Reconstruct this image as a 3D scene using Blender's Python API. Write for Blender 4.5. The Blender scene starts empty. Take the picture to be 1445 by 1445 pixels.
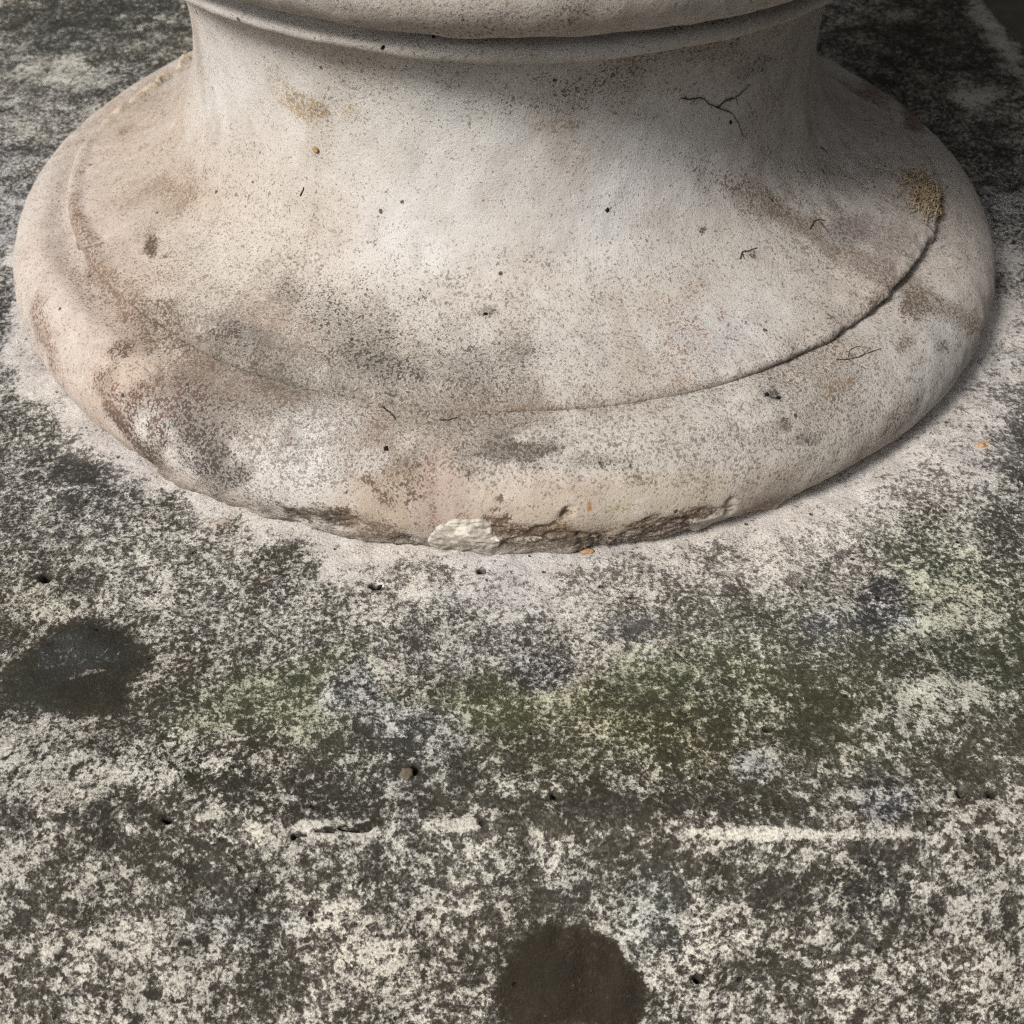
import bpy, bmesh, math, random
import numpy as np
from mathutils import Matrix, Vector
from mathutils.bvhtree import BVHTree

# ------------------------------------------------------------------ camera
K = 0.25                      # metres per working unit (the foot of the urn has radius 1)
CAM = np.array([0.008, -2.202, 1.265])
RT = np.array([0.99998329, 0.00055764, 0.00575435])
UP = np.array([-0.00452645, 0.69470711, 0.71927849])
FW = np.array([0.00359649, 0.71929251, -0.69469803])
FOC = 1.1
S = 1445.0
scene = bpy.context.scene
col = scene.collection
cam_d = bpy.data.cameras.new('camera')
cam = bpy.data.objects.new('camera', cam_d)
col.objects.link(cam)
cam.matrix_world = Matrix(((RT[0], UP[0], -FW[0], CAM[0] * K), (RT[1], UP[1], -FW[1], CAM[1] * K),
                           (RT[2], UP[2], -FW[2], CAM[2] * K), (0, 0, 0, 1)))
cam_d.sensor_width = 36
cam_d.lens = 36 * FOC
cam_d.clip_start = 0.01
cam_d.clip_end = 200
cam_d.dof.use_dof = True
cam_d.dof.focus_distance = 1.66 * K
cam_d.dof.aperture_fstop = 20
scene.camera = cam

# ------------------------------------------------------------------ light
SUN_EL = math.radians(44)
SUN_AZ = math.radians(229)     # compass bearing the light comes from (0 = +Y, clockwise)
world = bpy.data.worlds.new('World')
scene.world = world
world.use_nodes = True
wn = world.node_tree
bg = wn.nodes['Background']
sky = wn.nodes.new('ShaderNodeTexSky')
sky.sky_type = 'NISHITA'
sky.sun_disc = False
sky.sun_elevation = SUN_EL
sky.sun_rotation = SUN_AZ
sky.air_density = 0.45
sky.dust_density = 8.0
sky.ozone_density = 0.0
hs = wn.nodes.new('ShaderNodeHueSaturation')     # veiled, nearly grey daylight
hs.inputs['Saturation'].default_value = 0.1
wn.links.new(sky.outputs[0], hs.inputs['Color'])
wn.links.new(hs.outputs[0], bg.inputs[0])
bg.inputs[1].default_value = 0.05
sun_d = bpy.data.lights.new('sun', 'SUN')
sun_d.energy = 2.4
sun_d.angle = math.radians(14)
sun_d.color = (1.0, 0.965, 0.915)
sun = bpy.data.objects.new('sun', sun_d)
col.objects.link(sun)
to_sun = Vector((math.sin(SUN_AZ) * math.cos(SUN_EL), math.cos(SUN_AZ) * math.cos(SUN_EL), math.sin(SUN_EL)))
sun.rotation_euler = to_sun.to_track_quat('Z', 'Y').to_euler()
scene.cycles.pixel_filter_type = 'BLACKMAN_HARRIS'
scene.cycles.filter_width = 1.2
scene.cycles.use_denoising = False            # keep the fine grain of the stone
scene.view_settings.view_transform = 'Standard'
scene.view_settings.look = 'None'
scene.view_settings.gamma = 1
scene.view_settings.use_curve_mapping = False
scene.view_settings.exposure = 0.72

# ------------------------------------------------------------------ helpers
rng = np.random.default_rng(7)
random.seed(7)


def lin(c):
    c = np.asarray(c, float) / 255.0
    return np.where(c <= 0.04045, c / 12.92, ((c + 0.055) / 1.055) ** 2.4)


def _hash(ix, iy, iz, seed):
    h = (ix.astype(np.uint32) * np.uint32(374761393) + iy.astype(np.uint32) * np.uint32(668265263)
         + iz.astype(np.uint32) * np.uint32(2147483647) + np.uint32(seed * 1274126177 & 0xffffffff))
    h = (h ^ (h >> np.uint32(13))) * np.uint32(1274126177)
    h = h ^ (h >> np.uint32(16))
    return h.astype(np.float64) / 4294967295.0


def vnoise(P, seed=0):
    i = np.floor(P).astype(np.int64)
    f = P - i
    f = f * f * f * (f * (f * 6 - 15) + 10)
    r = 0
    for dx in (0, 1):
        for dy in (0, 1):
            for dz in (0, 1):
                w = (f[:, 0] if dx else 1 - f[:, 0]) * (f[:, 1] if dy else 1 - f[:, 1]) * (f[:, 2] if dz else 1 - f[:, 2])
                r = r + w * _hash(i[:, 0] + dx, i[:, 1] + dy, i[:, 2] + dz, seed)
    return r * 2 - 1


def fbm(P, scale, octv=3, seed=0, gain=0.5):
    r = 0
    a = 1.0
    for o in range(octv):
        r = r + a * vnoise(P * scale + 13.7 * o, seed + o)
        a *= gain
        scale *= 2.03
    return r


def sstep(a, b, x):
    t = np.clip((x - a) / (b - a), 0, 1)
    return t * t * (3 - 2 * t)


def project(P):
    d = P - CAM
    z = d @ FW
    return np.stack([S / 2 + FOC * S * (d @ RT) / z, S / 2 - FOC * S * (d @ UP) / z], -1)


def ray(px, py):
    d = FW + RT * ((px - S / 2) / (FOC * S)) - UP * ((py - S / 2) / (FOC * S))
    return d / np.linalg.norm(d)


def grid_faces(nu, nv, wrap=False):
    a = np.arange(nu * nv).reshape(nu, nv)
    if wrap:
        a = np.concatenate([a, a[:1]], 0)
    q = np.stack([a[:-1, :-1], a[1:, :-1], a[1:, 1:], a[:-1, 1:]], -1)
    return q.reshape(-1, 4)


def mesh_from(name, V, Q, mat, attrs=None, smooth=True):
    me = bpy.data.meshes.new(name)
    me.vertices.add(len(V))
    me.vertices.foreach_set('co', (V * K).astype(np.float32).ravel())
    me.loops.add(Q.size)
    me.loops.foreach_set('vertex_index', Q.astype(np.int32).ravel())
    n = Q.shape[1]
    me.polygons.add(len(Q))
    me.polygons.foreach_set('loop_start', np.arange(0, Q.size, n, dtype=np.int32))
    me.polygons.foreach_set('use_smooth', np.full(len(Q), smooth))
    me.update(calc_edges=True)
    for k, a in (attrs or {}).items():
        if a.ndim == 1:
            at = me.attributes.new(k, 'FLOAT', 'POINT')
            at.data.foreach_set('value', a.astype(np.float32))
        else:
            at = me.attributes.new(k, 'FLOAT_COLOR', 'POINT')
            c4 = np.concatenate([a, np.ones((len(a), 1))], 1)
            at.data.foreach_set('color', c4.astype(np.float32).ravel())
    if mat:
        me.materials.append(mat)
    return me


def add(name, me, parent=None, label=None, cat=None, group=None, kind=None):
    o = bpy.data.objects.new(name, me)
    col.objects.link(o)
    if parent:
        o.parent = parent
    for k, v in (('label', label), ('category', cat), ('group', group), ('kind', kind)):
        if v:
            o[k] = v
    return o


# ------------------------------------------------------------------ profiles (working units)
def dense(pts, n, rounds=3):
    p = np.array(pts, float)
    for _ in range(rounds):
        q = [p[0]]
        for a, b in zip(p[:-1], p[1:]):
            q += [a * .75 + b * .25, a * .25 + b * .75]
        q.append(p[-1])
        p = np.array(q)
    s = np.concatenate([[0], np.cumsum(np.linalg.norm(np.diff(p, axis=0), axis=1))])
    t = np.linspace(0, s[-1], n)
    return np.stack([np.interp(t, s, p[:, 0]), np.interp(t, s, p[:, 1])], -1)


FOOT = [(0.965, -0.012), (0.982, 0.0), (0.994, 0.02), (1.004, 0.05), (1.003, 0.08), (0.99, 0.112), (0.965, 0.142), (0.935, 0.163),
        (0.90, 0.178), (0.872, 0.183), (0.85, 0.183), (0.80, 0.183)]
STEM = [(0.82, 0.180), (0.856, 0.182), (0.864, 0.188), (0.868, 0.198), (0.864, 0.206), (0.852, 0.211), (0.81, 0.222), (0.755, 0.24),
        (0.70, 0.262), (0.655, 0.293), (0.622, 0.332), (0.60, 0.38), (0.586, 0.43), (0.58, 0.48), (0.581, 0.53), (0.59, 0.575),
        (0.604, 0.608), (0.622, 0.626), (0.63, 0.632), (0.60, 0.64)]
COLLAR = [(0.60, 0.628), (0.634, 0.628), (0.653, 0.632), (0.660, 0.641), (0.658, 0.650), (0.640, 0.656), (0.635, 0.662), (0.652, 0.669), (0.692, 0.682),
          (0.722, 0.71), (0.732, 0.745), (0.72, 0.785), (0.68, 0.805), (0.62, 0.81)]
BOWL = [(0.60, 0.80), (0.60, 0.84), (0.62, 0.88), (0.72, 0.94), (0.86, 1.03), (0.98, 1.16), (1.06, 1.35), (1.09, 1.6), (1.07, 1.95), (1.12, 2.05), (1.19, 2.1),
        (1.17, 2.16), (1.05, 2.16), (0.97, 2.05), (0.85, 1.6)]
W = 1.46        # half side of the square plinth top
TH = -0.009     # its slight turn
CT, ST = math.cos(TH), math.sin(TH)


def lathe(prof, thetas):
    c, s = np.cos(thetas), np.sin(thetas)
    r, z = prof[:, 0], prof[:, 1]
    V = np.stack([c[:, None] * r, s[:, None] * r, np.broadcast_to(z, (len(c), len(z)))], -1)
    t = np.gradient(prof, axis=0)
    n = np.stack([t[:, 1], -t[:, 0]], -1)
    n /= np.linalg.norm(n, axis=1)[:, None] + 1e-9
    N = np.stack([c[:, None] * n[:, 0], s[:, None] * n[:, 0], np.broadcast_to(n[:, 1], (len(c), len(z)))], -1)
    return V.reshape(-1, 3), N.reshape(-1, 3)


def thetas(n):
    """angles round the axis, denser on the half towards -Y"""
    u = np.linspace(0, 1, n, endpoint=False)
    a = u * 2 * np.pi
    return a + 0.45 * np.cos(a)   # d/da = 1 - .45 sin a : finest where a = pi/2 -> shift below


TH_N = 1000
_th = np.linspace(0, 2 * np.pi, TH_N, endpoint=False)
TH_ARR = _th + np.pi / 2 - 0.45 * np.sin(_th - 0) * 1.0     # coarse
TH_ARR = (_th + 0.4 * np.sin(_th)) + np.pi / 2              # spacing 1+.4cos: widest at +Y, finest at -Y


# coarse stand-ins used only to find where a mark sits on the stone
def _coarse():
    Vs, Fs, off = [], [], 0
    th = np.linspace(0, 2 * np.pi, 360, endpoint=False)
    for p in (FOOT, STEM, COLLAR):
        v, _ = lathe(dense(p, 60), th)
        q = grid_faces(360, 60, True)
        Vs.append(v)
        Fs.append(q + off)
        off += len(v)
    v = np.array([[-W, -W, 0], [W, -W, 0], [W, W, 0], [-W, W, 0], [-W, -W - .4, -.48], [W, -W - .4, -.48]], float)
    v = np.stack([CT * v[:, 0] - ST * v[:, 1], ST * v[:, 0] + CT * v[:, 1], v[:, 2]], -1)
    Vs.append(v)
    Fs.append(np.array([[0, 1, 2, 3], [4, 5, 1, 0]]) + off)
    return BVHTree.FromPolygons([tuple(x) for x in np.concatenate(Vs)], [tuple(map(int, x)) for x in np.concatenate(Fs)])


BV = _coarse()


def at(px, py, bv=None):
    h = (bv or BV).ray_cast(Vector(CAM), Vector(ray(px, py)))
    if h[0] is None:
        return None
    n = np.array(h[1])
    P = np.array(h[0])
    if n @ (CAM - P) < 0:
        n = -n
    return P, n


class Blob:
    """an irregular mark anchored on the stone, with its own surface axes"""

    def __init__(s, px, py, rx, ry, rot=0):
        h = at(px, py)
        s.ok = h is not None
        if not s.ok:
            return
        s.P, n = h
        t1 = np.cross([0, 0, 1.0], n)
        if np.linalg.norm(t1) < 0.05:
            t1 = np.array([1.0, 0, 0])
        t1 /= np.linalg.norm(t1)
        t2 = np.cross(n, t1)
        e = 1e-3
        s.t1, s.t2, s.n = t1, t2, n
        J = np.stack([(project((s.P + t * e)[None])[0] - project((s.P - t * e)[None])[0]) / (2 * e) for t in (t1, t2)], 1)
        a = math.radians(rot)
        R = np.array([[math.cos(a), math.sin(a)], [-math.sin(a), math.cos(a)]])
        s.M = np.diag([1 / rx, 1 / ry]) @ R @ J
        s.rad = 1 / max(1e-6, np.linalg.svd(s.M)[1].min())

    def mask(s, V, soft=0.5, warp=0.35, wn=None):
        m = np.zeros(len(V))
        if not s.ok:
            return m
        d = V - s.P
        idx = np.nonzero((d * d).sum(1) < (s.rad * (1.6 + soft + warp)) ** 2)[0]
        if len(idx) == 0:
            return m
        d = d[idx]
        q = np.stack([d @ s.t1, d @ s.t2], 1) @ s.M.T
        r = np.linalg.norm(q, axis=1)
        if wn is not None:
            r = r * (1 + warp * wn[idx])
        hgt = np.abs(d @ s.n)
        m[idx] = (1 - sstep(1 - soft, 1 + soft, r)) * (1 - sstep(s.rad * 1.2, s.rad * 1.8 + .03, hgt))
        return m


# ------------------------------------------------------------------ node materials
class NT:
    def __init__(s, name, rough=0.9, spec=0.2):
        s.m = bpy.data.materials.new(name)
        s.m.use_nodes = True
        s.t = s.m.node_tree
        s.b = s.t.nodes['Principled BSDF']
        s.b.inputs['Roughness'].default_value = rough
        s.b.inputs['Specular IOR Level'].default_value = spec
        s.co = None

    def node(s, typ, **kw):
        n = s.t.nodes.new(typ)
        for k, v in kw.items():
            setattr(n, k, v)
        return n

    def put(s, sock, v):
        if isinstance(v, (int, float)):
            sock.default_value = v
        elif isinstance(v, (tuple, list, np.ndarray)):
            sock.default_value = tuple(v) if len(v) == len(sock.default_value) else tuple(v) + (1,)
        else:
            s.t.links.new(v, sock)

    def coords(s):
        if s.co is None:
            tc = s.node('ShaderNodeTexCoord')
            mp = s.node('ShaderNodeMapping')
            mp.inputs['Scale'].default_value = (1 / K,) * 3
            s.t.links.new(tc.outputs['Object'], mp.inputs[0])
            s.co = mp.outputs[0]
        return s.co

    def noise(s, scale, detail=4, rough=0.6, dist=0.0, off=0.0):
        n = s.node('ShaderNodeTexNoise')
        src = s.coords()
        if off:
            va = s.node('ShaderNodeVectorMath', operation='ADD')
            s.t.links.new(src, va.inputs[0])
            va.inputs[1].default_value = (off, off * .7, off * 1.3)
            src = va.outputs[0]
        s.t.links.new(src, n.inputs['Vector'])
        n.inputs['Scale'].default_value = scale
        n.inputs['Detail'].default_value = detail
        n.inputs['Roughness'].default_value = rough
        n.inputs['Distortion'].default_value = dist
        return n.outputs[0]

    def voro(s, scale):
        n = s.node('ShaderNodeTexVoronoi')
        s.t.links.new(s.coords(), n.inputs['Vector'])
        n.inputs['Scale'].default_value = scale
        return n

    def cells(s, scale):
        n = s.voro(scale)
        sp = s.node('ShaderNodeSeparateColor')
        s.t.links.new(n.outputs['Color'], sp.inputs[0])
        return sp.outputs[1]

    def math(s, op, a, b=0.0, c=None, clamp=False):
        n = s.node('ShaderNodeMath', operation=op, use_clamp=clamp)
        s.put(n.inputs[0], a)
        s.put(n.inputs[1], b)
        if c is not None:
            s.put(n.inputs[2], c)
        return n.outputs[0]

    def ramp(s, v, a, b, lo=0.0, hi=1.0):
        n = s.node('ShaderNodeMapRange', interpolation_type='SMOOTHSTEP')
        s.put(n.inputs['Value'], v)
        s.put(n.inputs['From Min'], a)
        s.put(n.inputs['From Max'], b)
        s.put(n.inputs['To Min'], lo)
        s.put(n.inputs['To Max'], hi)
        return n.outputs[0]

    def mix(s, f, a, b, mode='MIX'):
        n = s.node('ShaderNodeMix', data_type='RGBA', blend_type=mode)
        s.put(n.inputs[0], f)
        s.put(n.inputs[6], a)
        s.put(n.inputs[7], b)
        return n.outputs[2]

    def attr(s, name):
        n = s.node('ShaderNodeAttribute')
        n.attribute_name = name
        return n

    def bump(s, h, strength, dist):
        n = s.node('ShaderNodeBump')
        n.inputs['Strength'].default_value = strength
        n.inputs['Distance'].default_value = dist * K
        s.put(n.inputs['Height'], h)
        s.t.links.new(n.outputs[0], s.b.inputs['Normal'])


def slab_material():
    m = NT('lichened_stone', 0.92, 0.15)
    dens = m.attr('cover').outputs['Fac']
    grain = m.attr('grain').outputs['Fac']
    crisp = m.attr('crisp').outputs['Fac']
    dark = m.attr('dark').outputs['Color']
    light = m.attr('light').outputs['Color']
    nA = m.noise(60, 6, 0.72, 0.1)
    nB = m.noise(120, 4, 0.7, 0.0, 3.1)
    nF = m.noise(250, 3, 0.7, 0, 5.5)
    nD = m.noise(13, 8, 0.74, 0.2, 11.3)
    mixn = m.node('ShaderNodeMix', data_type='FLOAT')
    m.put(mixn.inputs[0], grain)
    m.put(mixn.inputs[2], nA)
    m.put(mixn.inputs[3], nB)
    v = m.math('MULTIPLY_ADD', m.math('SUBTRACT', nF, 0.5), 0.36, mixn.outputs[0])
    v = m.math('MULTIPLY_ADD', m.math('SUBTRACT', m.cells(170), 0.5), 0.13, v)
    v = m.math('MULTIPLY_ADD', m.math('SUBTRACT', m.cells(75), 0.5), 0.08, v)
    v = m.math('MULTIPLY_ADD', m.math('SUBTRACT', nD, 0.5), 0.55, v)
    v = m.math('ADD', v, m.math('MULTIPLY', m.math('SUBTRACT', dens, 0.5), 0.32))
    w = m.math('MULTIPLY_ADD', crisp, -0.075, 0.15)
    mask = m.ramp(v, m.math('SUBTRACT', 0.5, w), m.math('ADD', 0.5, w))
    # the dark film itself is uneven, the pale crust has dusty and whiter flecks
    dk = m.mix(m.ramp(nB, 0.45, 0.75, 0, 0.3), dark, light)
    dk = m.mix(m.ramp(nD, 0.38, 0.6, 0.4, 0), dk, (0.014, 0.013, 0.010))
    dk = m.mix(m.ramp(nF, 0.32, 0.6, 0.45, 0), dk, (0.014, 0.012, 0.010))
    lt = m.mix(m.ramp(nF, 0.6, 0.36, 0, 0.5), light, dark)
    lt = m.mix(m.ramp(nD, 0.4, 0.62, 0.3, 0), lt, dark)
    lt = m.mix(m.ramp(nB, 0.52, 0.74, 0, 0.45), lt, (0.68, 0.66, 0.62))
    c = m.mix(mask, dk, lt)
    vo = m.voro(46)                                   # pin holes
    rnd = m.node('ShaderNodeSeparateColor')
    m.t.links.new(vo.outputs['Color'], rnd.inputs[0])
    hole = m.math('MULTIPLY', m.ramp(vo.outputs['Distance'], 0.2, 0.1), m.ramp(rnd.outputs[0], 0.86, 0.9))
    c = m.mix(m.math('MULTIPLY', hole, 0.75), c, (0.012, 0.01, 0.008))
    m.t.links.new(c, m.b.inputs['Base Color'])
    h = m.math('ADD', m.math('MULTIPLY', mask, 0.55), m.math('MULTIPLY', nF, 0.6))
    h = m.math('SUBTRACT', h, hole)
    m.bump(h, 0.8, 0.0055)
    return m.m


def urn_material(name='weathered_plaster_stone'):
    m = NT(name, 0.85, 0.25)
    base = m.attr('base').outputs['Color']
    stain_and_shade = m.attr('stain_and_shade').outputs['Color']
    dens = m.attr('cover').outputs['Fac']
    speck = m.attr('speck').outputs['Fac']
    n1 = m.noise(30, 8, 0.74, 0.2)
    n2 = m.noise(185, 4, 0.72, 0.0, 4.2)
    n3 = m.noise(9, 7, 0.7, 0.4, 9.1)
    n4 = m.noise(420, 2, 0.5, 0, 2.2)
    # soft tonal drift of the stone
    c = m.mix(m.ramp(n3, 0.38, 0.66, 0, 0.5), base, m.mix(0.5, base, (0.27, 0.225, 0.185)))
    c = m.mix(m.ramp(n1, 0.5, 0.7, 0, 0.35), c, (0.56, 0.545, 0.53))
    # sandy grain: pale grains and dark interstices
    cr = m.cells(290)
    g = m.math('MULTIPLY_ADD', m.math('SUBTRACT', n1, 0.5), 0.45, n2)
    g = m.math('MULTIPLY_ADD', m.math('SUBTRACT', cr, 0.5), 0.11, g)
    thr = m.math('MULTIPLY_ADD', speck, 0.2, 0.305)
    sp = m.ramp(g, m.math('ADD', thr, 0.08), m.math('SUBTRACT', thr, 0.12))
    c = m.mix(m.math('MULTIPLY', sp, 0.74), c, m.mix(0.3, (0.055, 0.044, 0.034), stain_and_shade))
    c = m.mix(m.math('MULTIPLY', m.ramp(n2, 0.55, 0.72, 0, 0.55), speck), c, (0.70, 0.675, 0.64))
    # stains break up into the grain
    v = m.math('MULTIPLY_ADD', m.math('SUBTRACT', n2, 0.5), 1.25, 0.5)
    v = m.math('MULTIPLY_ADD', m.math('SUBTRACT', n1, 0.5), 0.55, v)
    v = m.math('MULTIPLY_ADD', m.math('SUBTRACT', cr, 0.5), 0.22, v)
    v = m.math('ADD', v, m.math('MULTIPLY', m.math('SUBTRACT', m.math('MINIMUM', dens, 0.76), 0.5), 0.58))
    st = m.ramp(v, 0.44, 0.63)
    soft = m.math('MULTIPLY', dens, 0.17, clamp=True)
    c = m.mix(m.math('MAXIMUM', m.math('MULTIPLY', st, 0.92), soft), c, m.mix(m.ramp(n2, 0.6, 0.35, 0, 0.55), stain_and_shade, (0.03, 0.022, 0.016)))
    vo = m.voro(26)
    rnd = m.node('ShaderNodeSeparateColor')
    m.t.links.new(vo.outputs['Color'], rnd.inputs[0])
    d = m.math('ADD', vo.outputs['Distance'], m.math('MULTIPLY', m.math('SUBTRACT', n2, 0.5), 0.22))
    pit = m.math('MULTIPLY', m.ramp(d, 0.11, 0.06), m.ramp(rnd.outputs[0], 0.74, 0.78))
    c = m.mix(m.math('MULTIPLY', pit, 0.85), c, (0.016, 0.013, 0.01))
    m.t.links.new(c, m.b.inputs['Base Color'])
    h = m.math('ADD', m.math('MULTIPLY', g, 0.7), m.math('MULTIPLY', n4, 0.25))
    h = m.math('SUBTRACT', h, m.math('MULTIPLY', sp, 0.35))
    h = m.math('SUBTRACT', h, pit)
    m.bump(h, 0.6, 0.0035)
    return m.m


def simple_material(name, rgb, var=0.35, scale=200, rough=0.9):
    m = NT(name, rough, 0.2)
    n = m.noise(scale, 4, 0.65)
    a = lin(rgb)
    c = m.mix(m.ramp(n, 0.3, 0.7), tuple(a * (1 - var)), tuple(np.minimum(1, a * (1 + var))))
    m.t.links.new(c, m.b.inputs['Base Color'])
    m.bump(n, 0.5, 0.004)
    return m.m


M_SLAB = slab_material()
M_URN = urn_material()
ALB = 0.86      # picture tone of evenly lit stone -> albedo


def tone(c):
    return lin(c) * ALB


# ------------------------------------------------------------------ ground
mg = NT('damp_soil', 0.95, 0.1)
gn = mg.noise(2.2, 6, 0.7)
mg.t.links.new(mg.mix(mg.ramp(gn, 0.3, 0.7), (0.004, 0.004, 0.0025), (0.010, 0.009, 0.006)), mg.b.inputs['Base Color'])
mg.bump(gn, 0.8, 0.05)
GZ = -3.6
gx = np.concatenate([-np.geomspace(400, 8, 12), np.linspace(-7, 7, 60), np.geomspace(8, 400, 12)])
GX, GY = np.meshgrid(gx, gx, indexing='ij')
GV = np.stack([GX.ravel(), GY.ravel(), np.zeros(GX.size)], -1)
GV[:, 2] = GZ + 0.05 * fbm(GV, 1.1, 3, 90)
add('ground', mesh_from('ground', GV, grid_faces(len(gx), len(gx)), mg.m), kind='structure')

# ------------------------------------------------------------------ plinth top
# (x, y, radius x, radius y, turn, cover, dark tone, light tone, softness)   None keeps what is there
DK = (68, 62, 51)
LT = (194, 188, 178)
def mute(c, k=0.27):
    c = np.asarray(c, float)
    g = c.mean() * np.array([1.01, 1.0, 0.96])
    return c + (g - c) * k


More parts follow.
